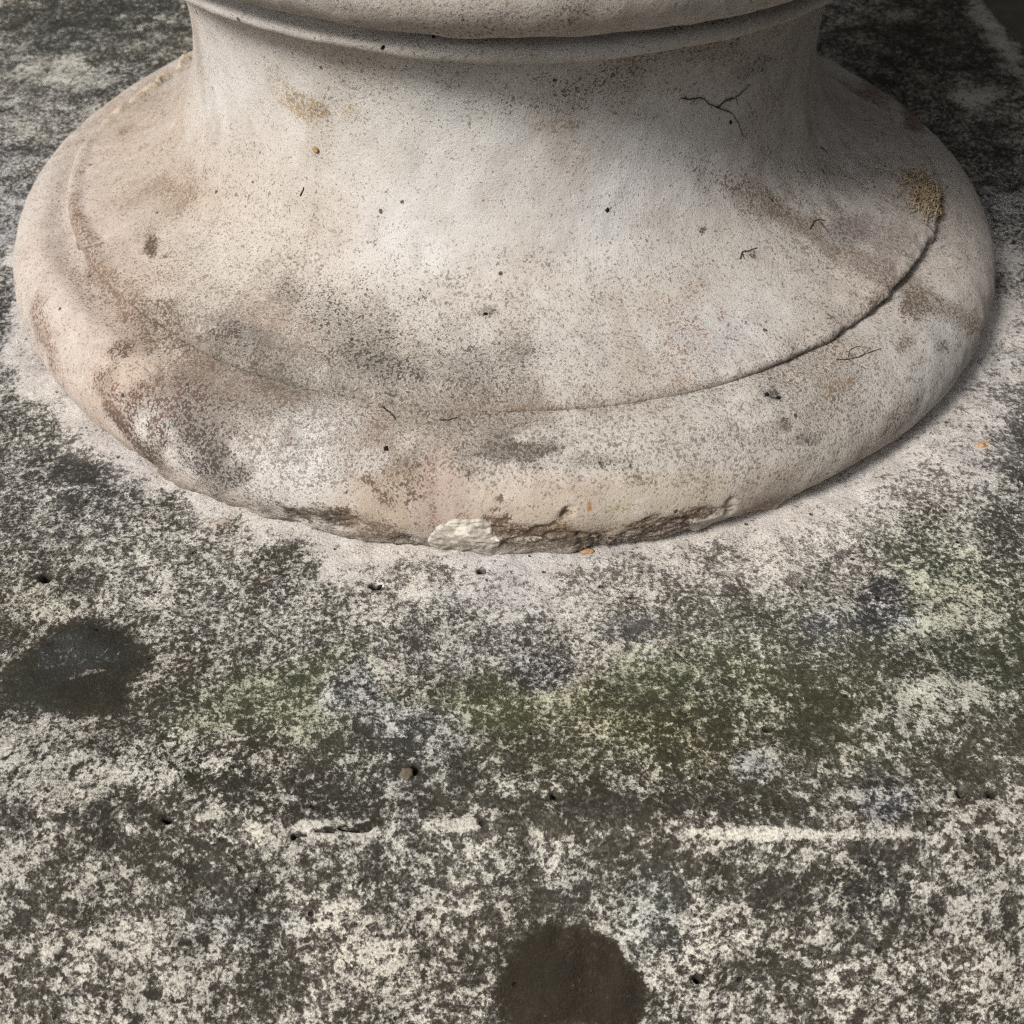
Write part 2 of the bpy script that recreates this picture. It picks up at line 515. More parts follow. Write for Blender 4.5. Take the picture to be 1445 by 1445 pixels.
SLAB_MARKS = [
    # far left, beyond the foot
    (110, 60, 190, 90, 0, .36, (62, 63, 55), (170, 170, 160), .6),
    (60, 180, 120, 120, 0, .5, (78, 76, 72), (188, 184, 178), .6),
    (20, 330, 40, 140, 0, .52, (66, 64, 66), (190, 188, 190), .5),
    (200, 25, 60, 14, 0, .62, None, (200, 198, 186), .6),
    (95, 100, 46, 14, -10, .74, None, (200, 196, 186), .6),
    (35, 185, 24, 12, 0, .8, None, (205, 200, 188), .6),
    (120, 20, 110, 26, 0, .15, (50, 50, 42), None, .6),
    # far right, behind the urn
    (1310, 70, 130, 110, 0, .3, (46, 45, 36), (130, 126, 108), .6),
    (1290, 40, 60, 40, 0, .35, (62, 48, 36), (120, 108, 90), .6),
    (1240, 130, 50, 50, 0, .2, (40, 42, 34), None, .6),
    (1376, 138, 42, 16, 10, .95, None, (206, 200, 182), .5),
    (1270, 20, 30, 6, 0, .8, None, (170, 164, 148), .6),
    (1420, 215, 40, 60, 0, .45, (58, 57, 50), (160, 156, 146), .6),
    (1415, 330, 50, 70, 0, .6, (44, 44, 44), (214, 210, 204), .4),
    (1408, 48, 12, 56, -32, .95, (96, 92, 80), (196, 190, 174), .6),
    # left of the foot
    (60, 620, 130, 90, 10, .44, (74, 71, 68), (188, 184, 178), .7),
    (150, 720, 170, 70, 10, .44, (76, 73, 69), (196, 191, 184), .7),
    (120, 655, 60, 26, 20, .2, (66, 63, 62), None, .6),
    (240, 690, 50, 30, 20, .3, (66, 63, 60), None, .6),
    (60, 790, 60, 30, 0, .35, (58, 56, 50), None, .6),
    (150, 800, 70, 30, 0, .35, (84, 74, 62), None, .6),
    (60, 850, 60, 30, 0, .62, None, (206, 202, 184), .6),
    (255, 810, 140, 60, 0, .5, (80, 76, 70), (200, 196, 188), .7),
    # in front of the foot
    (760, 830, 360, 70, 0, .56, (100, 92, 84), (208, 202, 194), .6),
    (640, 900, 300, 50, 0, .57, (88, 82, 74), (204, 199, 188), .6),
    (420, 860, 120, 60, 0, .52, (78, 74, 66), (204, 198, 188), .6),
    (700, 792, 110, 16, 0, .78, None, (216, 213, 210), .5),
    (640, 840, 40, 14, 0, .7, None, (214, 212, 208), .6),
    (860, 800, 50, 12, 0, .35, (92, 84, 78), None, .6),
    (400, 740, 60, 22, 10, .64, None, (208, 198, 186), .6),
    # right of the foot
    (1330, 640, 110, 70, -35, .66, (98, 92, 86), (206, 200, 196), .5),
    (1410, 520, 34, 90, 8, .68, (98, 95, 92), (206, 202, 198), .5),
    (1200, 730, 120, 40, -25, .66, (100, 92, 85), (208, 202, 194), .5),
    (1438, 620, 16, 60, 0, .2, (58, 58, 56), None, .4),
    (1150, 790, 170, 40, -10, .56, (92, 86, 80), (206, 200, 192), .6),
    # green and olive growth
    (410, 985, 100, 46, 0, .46, (86, 92, 62), (168, 178, 140), .6),
    (330, 1000, 110, 40, 0, .48, (80, 80, 58), (176, 176, 146), .6),
    (700, 1000, 140, 46, 0, .42, (86, 90, 54), (180, 180, 148), .6),
    (860, 1010, 120, 56, 0, .34, (78, 76, 40), (174, 170, 128), .6),
    (930, 960, 80, 40, 0, .5, (80, 86, 66), (180, 182, 154), .6),
    (960, 1040, 100, 60, 0, .28, (66, 62, 34), (182, 176, 134), .6),
    (1110, 960, 140, 60, 10, .38, (72, 78, 48), (176, 180, 146), .6),
    (1190, 1020, 150, 60, 0, .28, (68, 68, 44), (178, 174, 156), .6),
    (1090, 880, 150, 40, 10, .46, (86, 86, 70), (196, 194, 178), .6),
    (1380, 930, 90, 60, 0, .3, (62, 68, 44), (186, 184, 164), .5),
    (1340, 830, 90, 60, 0, .66, (72, 76, 60), (204, 204, 176), .5),
    (1300, 770, 60, 40, 0, .46, (70, 74, 60), (196, 198, 176), .6),
    (1420, 760, 40, 50, 0, .34, (66, 66, 58), (190, 188, 176), .6),
    (1250, 840, 32, 36, 0, .14, (50, 47, 50), (198, 198, 203), .35),
    (1160, 880, 30, 22, 0, .52, (84, 82, 80), (196, 196, 200), .6),
    (770, 945, 44, 30, 0, .32, (54, 49, 52), (188, 184, 184), .35),
    (900, 880, 50, 18, -10, .38, (98, 94, 92), (180, 177, 174), .6),
    (505, 975, 30, 20, 0, .42, (64, 60, 64), (200, 198, 204), .5),
    (1330, 985, 70, 24, 15, .74, None, (204, 200, 186), .5),
    (1290, 1035, 60, 30, 10, .55, None, (206, 202, 192), .5),
    (1400, 1050, 60, 30, 0, .14, (74, 66, 54), None, .5),
    (1400, 1100, 60, 24, 0, .22, (78, 70, 56), None, .5),
    (1060, 1080, 26, 20, 0, .68, (66, 64, 66), (208, 207, 206), .5),
    (1255, 1125, 38, 26, 0, .28, (50, 50, 58), (184, 185, 191), .4),
    (760, 1060, 180, 30, 0, .3, (66, 62, 46), (176, 172, 140), .6),
    (600, 1060, 100, 50, 0, .36, (72, 70, 60), (190, 188, 178), .6),
    (590, 1020, 60, 26, 10, .5, (74, 72, 68), (206, 206, 202), .6),
    (735, 1110, 80, 18, 0, .52, None, (212, 208, 192), .5),
    (850, 1140, 180, 24, 0, .2, (64, 60, 50), None, .5),
    (1180, 1105, 90, 20, 0, .46, None, (206, 202, 190), .5),
    # the two damp dark blotches come last
    (100, 1080, 140, 36, 0, .52, (60, 57, 46), (210, 206, 192), .5),
    (300, 1095, 80, 30, 0, .6, (58, 55, 44), (212, 208, 194), .5),
    (100, 1150, 110, 26, 0, .25, (52, 50, 42), None, .6),
    (390, 1120, 110, 34, 0, .24, (58, 55, 46), None, .6),
    (250, 985, 36, 20, 0, .2, (58, 57, 48), None, .5),
    (30, 985, 60, 26, 0, .1, (66, 66, 52), None, .5),
    # front slope
    (300, 1260, 330, 60, 0, .40, (64, 58, 49), (196, 190, 176), .6),
    (1100, 1260, 330, 60, 0, .36, (64, 58, 49), (196, 190, 176), .6),
    (760, 1240, 200, 50, 0, .38, (72, 67, 58), (196, 192, 182), .6),
    (720, 1410, 800, 100, 0, .46, (66, 58, 48), (204, 196, 182), .5),
    (550, 1330, 100, 60, 10, .6, None, (212, 203, 188), .6),
    (180, 1425, 100, 30, 0, .64, None, (214, 206, 192), .6),
    (960, 1370, 60, 70, 0, .6, None, (222, 214, 200), .6),
    (1060, 1330, 90, 30, 0, .56, None, (222, 214, 200), .6),
    (1180, 1370, 120, 40, 0, .5, None, (218, 210, 196), .6),
    (330, 1300, 60, 30, 0, .54, None, (200, 202, 196), .6),
    (60, 1380, 90, 40, 0, .38, (64, 57, 48), None, .6),
    (1230, 1255, 62, 50, 0, .2, (42, 42, 38), None, .4),
    (920, 1290, 30, 60, 20, .58, (66, 68, 62), (196, 198, 190), .6),
    (300, 1215, 30, 30, 0, .25, (60, 58, 50), None, .6),
    # pale worn arris
    (1120, 1180, 165, 5, 0, 1.0, None, (226, 220, 206), .35),
    (1270, 1178, 60, 5, 0, .9, None, (222, 216, 202), .5),
    (1405, 1175, 46, 5, 0, .75, None, (222, 216, 202), .5),
    (1000, 1177, 44, 6, 0, .85, None, (222, 216, 200), .4),
    (475, 1162, 54, 8, -3, .95, None, (222, 214, 198), .4),
    (640, 1166, 22, 6, 0, 1.2, None, (226, 220, 206), .3),
    (290, 1150, 20, 5, -8, .7, None, (196, 190, 176), .5),
    # rust touches
    (315, 738, 16, 6, 0, .9, None, (204, 164, 118), .6),
    (1386, 629, 11, 7, 0, .95, (150, 108, 66), (196, 150, 96), .4),
    (372, 815, 14, 6, 0, .7, None, (186, 150, 110), .6),
    (1136, 726, 34, 8, -20, .8, None, (214, 184, 150), .6),
]
DAMP = [  # solid dark blotches: cover far below zero, hard ragged rim
    (120, 930, 84, 56, -8, (50, 49, 42), .26),
    (60, 965, 62, 38, 8, (52, 52, 44), .34),
    (130, 980, 56, 26, 0, (50, 47, 38), .3),
    (806, 1380, 92, 70, 0, (50, 43, 34), .12),
    (764, 1400, 50, 56, 0, (50, 43, 34), .16),
    (876, 1404, 38, 52, 0, (50, 43, 34), .16),
]
nx, ny = 760, 640
ex = np.linspace(-1, 1, nx)
ext = 0.32
WL = 0.2                    # the urn stands a little off centre
xs = (W + ext) * (0.72 * ex + 0.28 * ex ** 3)
xs = np.where(xs < 0, xs * (W + ext + WL) / (W + ext), xs)
ey = np.linspace(0, 1, ny)
ys = -(W + ext) + 2 * (W + ext) * (0.55 * ey + 0.45 * ey ** 2)
XX, YY = np.meshgrid(xs, ys, indexing='ij')
SV = np.stack([XX.ravel(), YY.ravel(), np.zeros(XX.size)], -1)
nw = fbm(SV, 5, 3, 20)
edge_wob = 0.008 * fbm(SV, 7, 3, 31) + 0.004 * fbm(SV, 30, 2, 35)
dd = np.maximum(np.maximum(SV[:, 0], -SV[:, 0] - WL), np.abs(SV[:, 1])) - W + edge_wob
rr_ = 0.022
soft_edge = np.where(dd < -rr_, 0, np.where(dd > rr_, dd, (dd + rr_) ** 2 / (4 * rr_)))
SV[:, 2] = -1.2 * soft_edge
x0, y0 = SV[:, 0].copy(), SV[:, 1].copy()
SV[:, 0] = CT * x0 - ST * y0
SV[:, 1] = ST * x0 + CT * y0
n_sl = np.zeros_like(SV)
n_sl[:, 2] = 1
wn = fbm(SV, 9, 4, 3, 0.6)
cover = 0.5 + 0.10 * fbm(SV, 3.2, 4, 11, 0.6)
dark = np.tile(tone(DK), (len(SV), 1))
light = np.tile(tone(LT), (len(SV), 1))
rad = np.hypot(SV[:, 0], SV[:, 1])
for (px, py, rx, ry, rot, cv, dk, lt, soft) in SLAB_MARKS:
    b = Blob(px, py, rx, ry, rot)
    mk = b.mask(SV, min(.85, soft + .15), 0.42, wn)
    cover += mk * (cv - cover)
    if dk:
        dark += (mk * 0.85)[:, None] * (tone(mute(dk)) - dark)
    if lt:
        light += (mk * 0.8)[:, None] * (tone(mute(lt)) - light)
# pale dusting where the foot has kept the rain off
sa = np.arctan2(SV[:, 1], SV[:, 0])
hw = 0.03 + 0.085 * np.clip(np.cos(sa + 0.85), 0, 1) ** 2
halo = (1 - sstep(0.0, 1.0, (rad + 0.045 * wn - 1.0) / hw / 1.6)) * (1 - sstep(0.3, 0.8, SV[:, 1]))
cover += halo * (0.92 - cover) * 0.85
snug = (1 - sstep(1.0, 1.055, rad + 0.02 * wn)) * halo
cover += 0.3 * snug
light += (halo * 0.8)[:, None] * (tone((214, 208, 203)) - light)
dark += (halo * 0.85)[:, None] * (tone((158, 149, 142)) - dark)
wn2 = fbm(SV, 16, 3, 8, 0.55)
damp = np.zeros(len(SV))
for (px, py, rx, ry, rot, dk, soft) in DAMP:
    mk = Blob(px, py, rx, ry, rot).mask(SV, soft, 0.17, wn2)
    damp = np.maximum(damp, mk)
    dark += mk[:, None] * (tone(dk) - dark)
    light += (mk * 0.9)[:, None] * (tone(np.array(dk) * 1.6) - light)
cover += damp * (-0.14 - cover)
for (px, py, rx, ry, cv, dk, lt) in [(112, 928, 44, 26, .2, (60, 61, 58), (96, 97, 97)), (128, 950, 28, 4.5, .8, None, (150, 138, 128)), (100, 958, 14, 3, .6, None, (176, 170, 156))]:
    mk = Blob(px, py, rx, ry, -8).mask(SV, .5, .4, wn2)
    cover += mk * (cv - cover)
    if dk:
        dark += mk[:, None] * (tone(dk) - dark)
    light += mk[:, None] * (tone(lt) - light)
cover += (0.035 + 0.12 * fbm(SV, 14, 3, 17)) * (1 - damp)
tint = 1 + 0.08 * fbm(SV, 6, 3, 44)[:, None] * np.array([1.0, 0.9, 0.6])
dark *= tint
light *= tint
grain = np.clip(1 - sstep(1.15, 1.55, rad) * 0.8 + 0.35 * fbm(SV, 5, 3, 23), 0, 1)
crisp = np.clip(0.45 + 0.45 * sstep(1.15, 1.45, rad), 0, 1)
# relief: gentle unevenness, crusts, holes, the split in the arris
relief = 0.004 * fbm(SV, 4, 3, 51) + 0.0022 * fbm(SV, 26, 3, 52) + 0.003 * np.clip(cover - 0.5, -1, 1) * (1 - damp)
relief -= 0.001 * damp


def dent(px, py, rx, ry, depth, rot=0, warp=.4):
    global relief, cover, dark, light
    mk = Blob(px, py, rx, ry, rot).mask(SV, .35, warp, wn2)
    relief -= depth * mk
    c = np.minimum(1, mk * 1.1)
    cover = cover + c * (-0.7 - cover)
    dark = dark + c[:, None] * (tone((38, 34, 28)) - dark)


for args in [(65, 815, 6, 4, .022), (984, 1379, 6, 7, .028), (532, 827, 11, 5, .02, 10), (680, 805, 5, 4, .02), (783, 1121, 6, 4, .02), (235, 1151, 10, 4, .02),
             (423, 1175, 9, 3.5, .022), (455, 1171, 22, 1.7, .014, -4), (490, 1170, 22, 1.7, .014, 4), (512, 1166, 16, 1.7, .012, -10), (412, 1176, 6, 6, .03),
             (585, 1085, 5, 9, .015), (1085, 1028, 7, 3, .012), (1400, 1118, 5, 5, .015), (1356, 1117, 4, 4, .012)]:
    dent(*args)
SV[:, 2] += relief
plinth = add('stone_plinth', None, None, 'square stone plinth with a lichen-mottled top, carrying the pale urn', 'plinth')
plinth.empty_display_size = 0.05
plinth.location = (0, 0, GZ * K)
slab_me = mesh_from('plinth_top', SV, grid_faces(nx, ny), M_SLAB, dict(cover=cover, grain=grain, crisp=crisp, dark=dark, light=light))
slab = add('plinth_top', slab_me, plinth)
slab.matrix_parent_inverse = Matrix.Translation((0, 0, -GZ * K))
# the block below the sloping top
Wb = W + ext
ring = []
for (ins, z) in [(0.004, -1.2 * ext + 0.02), (0.004, -0.52), (0.10, -0.56), (0.14, -0.62), (0.14, -3.0), (0.08, -3.06), (0.0, -3.1), (0.0, GZ - .1)]:
    h = Wb - ins
    n = 40
    side = np.linspace(-h, h, n, endpoint=False)
    r = np.concatenate([np.stack([side, -h + 0 * side], 1), np.stack([h + 0 * side, side], 1), np.stack([-side, h + 0 * side], 1), np.stack([-h + 0 * side, -side], 1)])
    ring.append(np.concatenate([r, np.full((len(r), 1), z)], 1))
BVt = np.stack(ring, 1)
nb = BVt.shape[0]
BVt = BVt.reshape(-1, 3)
BVt[:, 0] -= np.where(BVt[:, 0] < 0, WL * np.clip(-BVt[:, 0] / 1.3, 0, 1), 0)
b0, b1 = BVt[:, 0].copy(), BVt[:, 1].copy()
BVt[:, 0] = CT * b0 - ST * b1
BVt[:, 1] = ST * b0 + CT * b1
blk_attr = dict(cover=0.45 + 0.1 * fbm(BVt, 3, 3, 61), grain=np.full(len(BVt), .3), crisp=np.full(len(BVt), .8),
                dark=np.tile(tone(DK), (len(BVt), 1)), light=np.tile(tone(LT), (len(BVt), 1)))
blk = add('plinth_block', mesh_from('plinth_block', BVt, grid_faces(nb, len(ring), True), M_SLAB, blk_attr, smooth=False), plinth)
blk.matrix_parent_inverse = Matrix.Translation((0, 0, -GZ * K))

# ------------------------------------------------------------------ urn
urn = add('stone_urn', None, None, 'pale weathered stone urn on a round moulded foot, standing on the mottled plinth', 'urn')
urn.empty_display_size = 0.05

# (x, y, rx, ry, turn, stone tone, softness)
BASE_TONES = [
    (200, 170, 110, 70, -35, (188, 166, 148), .6),
    (330, 90, 60, 100, 0, (208, 202, 198), .7),
    (620, 180, 230, 80, 0, (210, 205, 198), .7),
    (880, 280, 170, 130, 0, (207, 205, 205), .7),
    (600, 330, 90, 80, 0, (212, 209, 208), .7),
    (1060, 380, 130, 110, 0, (202, 196, 190), .7),
    (1000, 470, 70, 50, 0, (204, 202, 204), .7),
    (1250, 330, 80, 60, 0, (196, 184, 178), .6),
    (150, 400, 110, 150, 0, (202, 178, 164), .7),
    (200, 520, 90, 80, 30, (194, 170, 152), .7),
    (230, 270, 90, 60, 0, (192, 172, 154), .7),
    (90, 330, 60, 100, 0, (202, 184, 174), .7),
    (320, 400, 110, 70, 0, (202, 190, 178), .7),
    (560, 470, 150, 70, 0, (198, 188, 176), .7),
    (760, 470, 150, 90, 0, (200, 192, 184), .7),
    (640, 620, 220, 60, 0, (194, 182, 170), .7),
    (1000, 610, 220, 70, -12, (198, 190, 182), .7),
    (1300, 500, 70, 120, 15, (196, 190, 184), .6),
    (560, 710, 110, 46, 0, (190, 168, 146), .5),
    (800, 720, 190, 44, 0, (192, 170, 150), .5),
    (620, 700, 40, 60, 0, (182, 156, 140), .6),
    (960, 700, 110, 40, -8, (192, 176, 156), .5),
    (1090, 690, 60, 30, -25, (190, 174, 160), .5),
    (435, 640, 50, 64, 0, (220, 217, 216), .6),
    (350, 660, 70, 40, 15, (212, 204, 198), .6),
    (215, 590, 46, 50, 30, (220, 213, 207), .6),
    (260, 650, 40, 26, 35, (214, 206, 200), .5),
    (400, 710, 50, 26, 20, (212, 206, 200), .5),
    (520, 650, 24, 18, 0, (206, 200, 194), .5),
]
RB = (92, 66, 50)
GB = (92, 82, 70)
# (x, y, rx, ry, turn, cover, tone, softness)
STAINS_AND_SHADE = [
    (165, 590, 34, 14, 60, .72, (92, 68, 52), .7),
    (150, 560, 36, 10, 52, .45, (120, 92, 72), .7),
    (58, 470, 14, 50, -15, .48, (130, 92, 70), .7),
    (150, 540, 20, 26, 0, .45, (118, 84, 66), .7),
    (180, 570, 26, 20, 0, .42, (112, 80, 62), .7),
    (110, 320, 11, 60, -12, .5, (134, 104, 80), .7),  # left step line, next rows too: brown with its shade painted in
    (150, 395, 20, 46, -35, .52, (128, 100, 78), .7),
    (200, 450, 38, 30, 40, .54, (112, 88, 68), .7),
    (240, 470, 48, 26, 35, .54, (104, 84, 66), .7),
    (300, 515, 64, 24, 22, .5, (112, 92, 76), .7),
    (390, 545, 60, 20, 12, .52, (108, 92, 78), .7),
    (350, 500, 100, 56, 15, .42, (96, 80, 66), .9),
    (310, 545, 90, 60, 0, .44, (92, 72, 58), .9),
    (470, 545, 70, 26, 0, .42, (80, 70, 60), .8),
    (450, 480, 130, 70, 0, .32, (88, 78, 66), .9),
    (380, 440, 80, 40, 10, .3, (134, 108, 88), .8),
    (690, 440, 12, 8, 0, .5, (84, 72, 60), .6),
    (640, 520, 130, 44, 0, .36, (92, 80, 68), .9),
    (620, 590, 140, 30, 0, .42, (88, 74, 62), .9),
    (760, 570, 150, 10, 0, .4, (128, 104, 84), .8),
    (980, 540, 90, 8, -8, .36, (128, 106, 88), .8),
    (1150, 490, 90, 8, -28, .42, (116, 96, 78), .7),
    (1235, 425, 40, 8, -45, .46, (110, 90, 72), .7),
    (700, 640, 50, 12, 0, .5, (88, 76, 66), .7),
    (660, 625, 40, 14, 0, .36, (98, 84, 72), .7),
    (840, 650, 60, 14, 0, .4, (96, 82, 66), .8),
    (570, 670, 30, 40, 0, .44, (92, 76, 64), .8),
    (490, 620, 50, 40, 0, .32, (120, 96, 82), .8),
    (610, 690, 7, 60, 2, .4, (128, 100, 88), .7),
    (545, 705, 14, 14, 0, .5, (98, 82, 68), .7),
    (1275, 400, 20, 20, 30, .45, (126, 104, 86), .6),
    (1270, 490, 10, 12, 0, .5, (120, 100, 84), .6),
    (1330, 490, 8, 14, 0, .5, (104, 92, 78), .6),
    (1175, 550, 30, 12, -35, .45, (140, 112, 84), .6),
    (1150, 580, 50, 20, -15, .36, (116, 98, 80), .8),
    (1092, 560, 16, 7, 15, .6, (62, 56, 44), .5),
    (1108, 598, 8, 8, 0, .55, (84, 72, 58), .6),
    (1135, 620, 18, 10, 0, .5, (92, 80, 66), .7),
    (1060, 620, 40, 16, 0, .3, (120, 104, 86), .8),
    (1260, 600, 50, 12, -48, .42, (128, 108, 92), .7),
    (960, 470, 40, 60, 0, .36, (146, 116, 92), .8),
    (930, 440, 26, 40, 0, .3, (150, 122, 98), .8),
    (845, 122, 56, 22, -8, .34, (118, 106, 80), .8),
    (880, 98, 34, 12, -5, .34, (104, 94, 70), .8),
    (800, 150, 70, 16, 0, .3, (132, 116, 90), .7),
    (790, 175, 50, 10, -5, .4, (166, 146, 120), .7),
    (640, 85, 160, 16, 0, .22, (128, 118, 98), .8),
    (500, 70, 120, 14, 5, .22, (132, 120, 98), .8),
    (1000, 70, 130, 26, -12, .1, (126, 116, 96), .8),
    (430, 150, 40, 18, 25, .5, (186, 154, 110), .7),
    (455, 158, 12, 14, 0, .45, (150, 120, 78), .7),
    (400, 120, 30, 8, 40, .4, (172, 146, 110), .7),
    (232, 362, 8, 4, 0, .6, (100, 78, 60), .6),
    (235, 268, 40, 20, 0, .44, (140, 112, 84), .8),
    (190, 280, 40, 20, 0, .3, (150, 124, 100), .8),
    (215, 390, 60, 24, 0, .34, (140, 112, 88), .8),
    (175, 185, 14, 6, -25, .4, (130, 104, 80), .7),
    (1200, 325, 40, 22, 10, .5, (112, 100, 94), .6),
    (1150, 318, 16, 10, 0, .5, (138, 110, 82), .6),
    (1255, 335, 46, 26, 20, .4, (132, 112, 106), .7),
    (1060, 360, 10, 6, 0, .5, (80, 72, 60), .6),
    (990, 325, 6, 5, 0, .6, (80, 72, 62), .6),
    (1070, 95, 24, 6, -35, .36, (70, 60, 40), .7),
    (1240, 125, 30, 7, 28, .5, (110, 72, 48), .6),
    (1200, 110, 20, 5, 45, .55, (120, 88, 62), .6),
    (1290, 165, 24, 8, 50, .6, (104, 66, 42), .6),
    (475, 732, 50, 15, 8, .74, (76, 58, 40), .6),
    (440, 722, 20, 12, 0, .5, (104, 90, 66), .7),
    (530, 745, 40, 12, 10, .5, (128, 104, 82), .6),
    (762, 752, 72, 15, 0, .7, (100, 74, 54), .5),
    (810, 762, 50, 10, 0, .66, (110, 82, 60), .4),
    (915, 742, 60, 12, -10, .6, (96, 78, 60), .6),
    (980, 722, 36, 12, -15, .62, (124, 102, 80), .5),
    (1080, 715, 50, 10, -22, .45, (132, 108, 88), .6),
    (870, 716, 16, 9, -20, .36, (150, 140, 96), .9),
    (770, 768, 110, 9, 0, .56, (112, 90, 70), .7),
    (930, 752, 60, 8, -12, .56, (108, 86, 68), .7),
    (560, 762, 60, 8, 4, .5, (120, 98, 78), .8),
    (833, 714, 5, 9, 0, .8, (196, 140, 80), .5),
    (848, 745, 40, 9, 0, .4, (152, 134, 104), .7),
    (880, 660, 10, 6, 0, .4, (100, 88, 70), .7),
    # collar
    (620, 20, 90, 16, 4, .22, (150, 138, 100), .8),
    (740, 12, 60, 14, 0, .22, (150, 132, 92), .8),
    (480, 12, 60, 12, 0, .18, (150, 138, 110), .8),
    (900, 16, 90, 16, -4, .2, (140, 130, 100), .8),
    (600, 44, 330, 7, 2, .4, (112, 102, 80), .8),  # collar underside and groove: olive grime with the shade painted in
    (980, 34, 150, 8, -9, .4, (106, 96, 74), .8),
    # dark grime over the paler films
    (272, 580, 50, 84, -20, .46, (74, 46, 34), .95),
    (292, 660, 26, 48, -20, .48, (64, 46, 34), .95),
    (205, 640, 46, 13, 48, .6, (78, 54, 40), .8),
    (540, 515, 40, 22, 10, .5, (54, 48, 40), .95),
    (214, 348, 11, 18, 5, .75, (86, 66, 50), .6),
    (755, 634, 48, 12, -3, .56, (78, 68, 56), .6),
    (1285, 435, 24, 24, 30, .58, (108, 84, 64), .6),
    (262, 598, 22, 40, -20, .54, (52, 32, 24), .95),
    (300, 650, 14, 36, -25, .54, (46, 32, 24), .95),
    (215, 560, 30, 26, 0, .5, (96, 62, 46), .9),
    (470, 440, 60, 24, 20, .36, (70, 60, 50), .95),
    (330, 470, 40, 18, 20, .4, (70, 52, 40), .9),
]
SPECK = [   # how strongly the sandy grain shows
    (560, 480, 300, 130, 0, .62, .7), (420, 620, 230, 120, 10, .9, .7), (300, 520, 160, 80, 20, .85, .7), (700, 620, 300, 60, 0, .72, .7), (1080, 600, 220, 90, -15, .66, .7),
    (900, 430, 200, 100, 0, .42, .7), (1200, 340, 120, 60, 0, .6, .6), (640, 250, 260, 110, 0, .08, .7), (940, 260, 130, 110, 0, .1, .7), (1050, 420, 120, 60, 0, .25, .7), (330, 110, 80, 100, 0, .1, .7),
    (760, 720, 300, 30, 0, .18, .6), (560, 715, 90, 40, 0, .24, .6), (150, 400, 90, 130, 0, .3, .7),
]
CHIPS = [   # x, y, rx, ry, turn, depth
    (470, 738, 46, 11, 6, .004), (752, 757, 64, 16, 0, .0035), (925, 746, 46, 12, -10, .0035), (985, 726, 36, 10, -15, .003),
    (1160, 690, 16, 7, -28, .008), (1030, 712, 8, 14, 20, .004), (245, 455, 40, 24, 35, .002),
    (850, 770, 30, 6, 0, .006), (570, 764, 20, 7, 0, .005),
]


def urn_part(name, prof_pts, n, seed):
    prof = dense(prof_pts, n, 2)
    V, N = lathe(prof, TH_ARR)
    w1 = fbm(V, 9, 4, 3, 0.6)
    w2 = fbm(V, 22, 3, 8, 0.6)
    base = np.tile(tone((189, 181, 172)), (len(V), 1))
    stain_and_shade = np.tile(tone((116, 98, 82)), (len(V), 1))
    cov = 0.12 + 0.13 * fbm(V, 3.5, 4, 70, 0.6)
    spk = np.full(len(V), 0.42) + 0.1 * fbm(V, 4, 3, 75)
    for (px, py, rx, ry, rot, c, soft) in BASE_TONES:
        c = mute(c, .3) * 0.955
        mk = Blob(px, py, rx, ry, rot).mask(V, soft, .3, w1)
        base += mk[:, None] * (tone(c) - base)
    for (px, py, rx, ry, rot, a, soft) in SPECK:
        mk = Blob(px, py, rx, ry, rot).mask(V, soft, .3, w1)
        spk += mk * (a - spk)
    for (px, py, rx, ry, rot, a, c, soft) in STAINS_AND_SHADE:
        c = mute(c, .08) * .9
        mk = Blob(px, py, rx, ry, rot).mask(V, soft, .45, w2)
        stain_and_shade += np.minimum(1, mk * 1.6)[:, None] * (tone(c) - stain_and_shade)
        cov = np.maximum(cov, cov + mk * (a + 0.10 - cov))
    th0 = np.arctan2(V[:, 1], V[:, 0])
    Sv = np.stack([np.cos(th0) * 4.5, np.sin(th0) * 4.5, V[:, 2] * 3.5], -1)
    runs = sstep(0.05, 0.75, fbm(Sv, 1.0, 4, 91, 0.6)) * sstep(0.14, 0.24, V[:, 2]) * (1 - sstep(0.45, 0.6, V[:, 2]))
    base += (runs * 0.3)[:, None] * (tone((150, 136, 120)) - base)
    cov += 0.08 * runs
    spk += 0.12 * runs
    base *= 1 + 0.05 * fbm(V, 5, 3, 80)[:, None] * np.array([0.7, 1, 1.3])
    disp = 0.0035 * fbm(V, 3, 3, 40 + seed) + 0.0016 * fbm(V, 18, 3, 43)
    for (px, py, rx, ry, rot, dep) in CHIPS:
        mk = Blob(px, py, rx, ry, rot).mask(V, .25, .4, w2)
        disp -= mk * dep * (1 + 0.9 * fbm(V * np.array([1, 1, 2.2]), 55, 4, 47, 0.7))
    return prof, V, N, base, stain_and_shade, cov, spk, disp


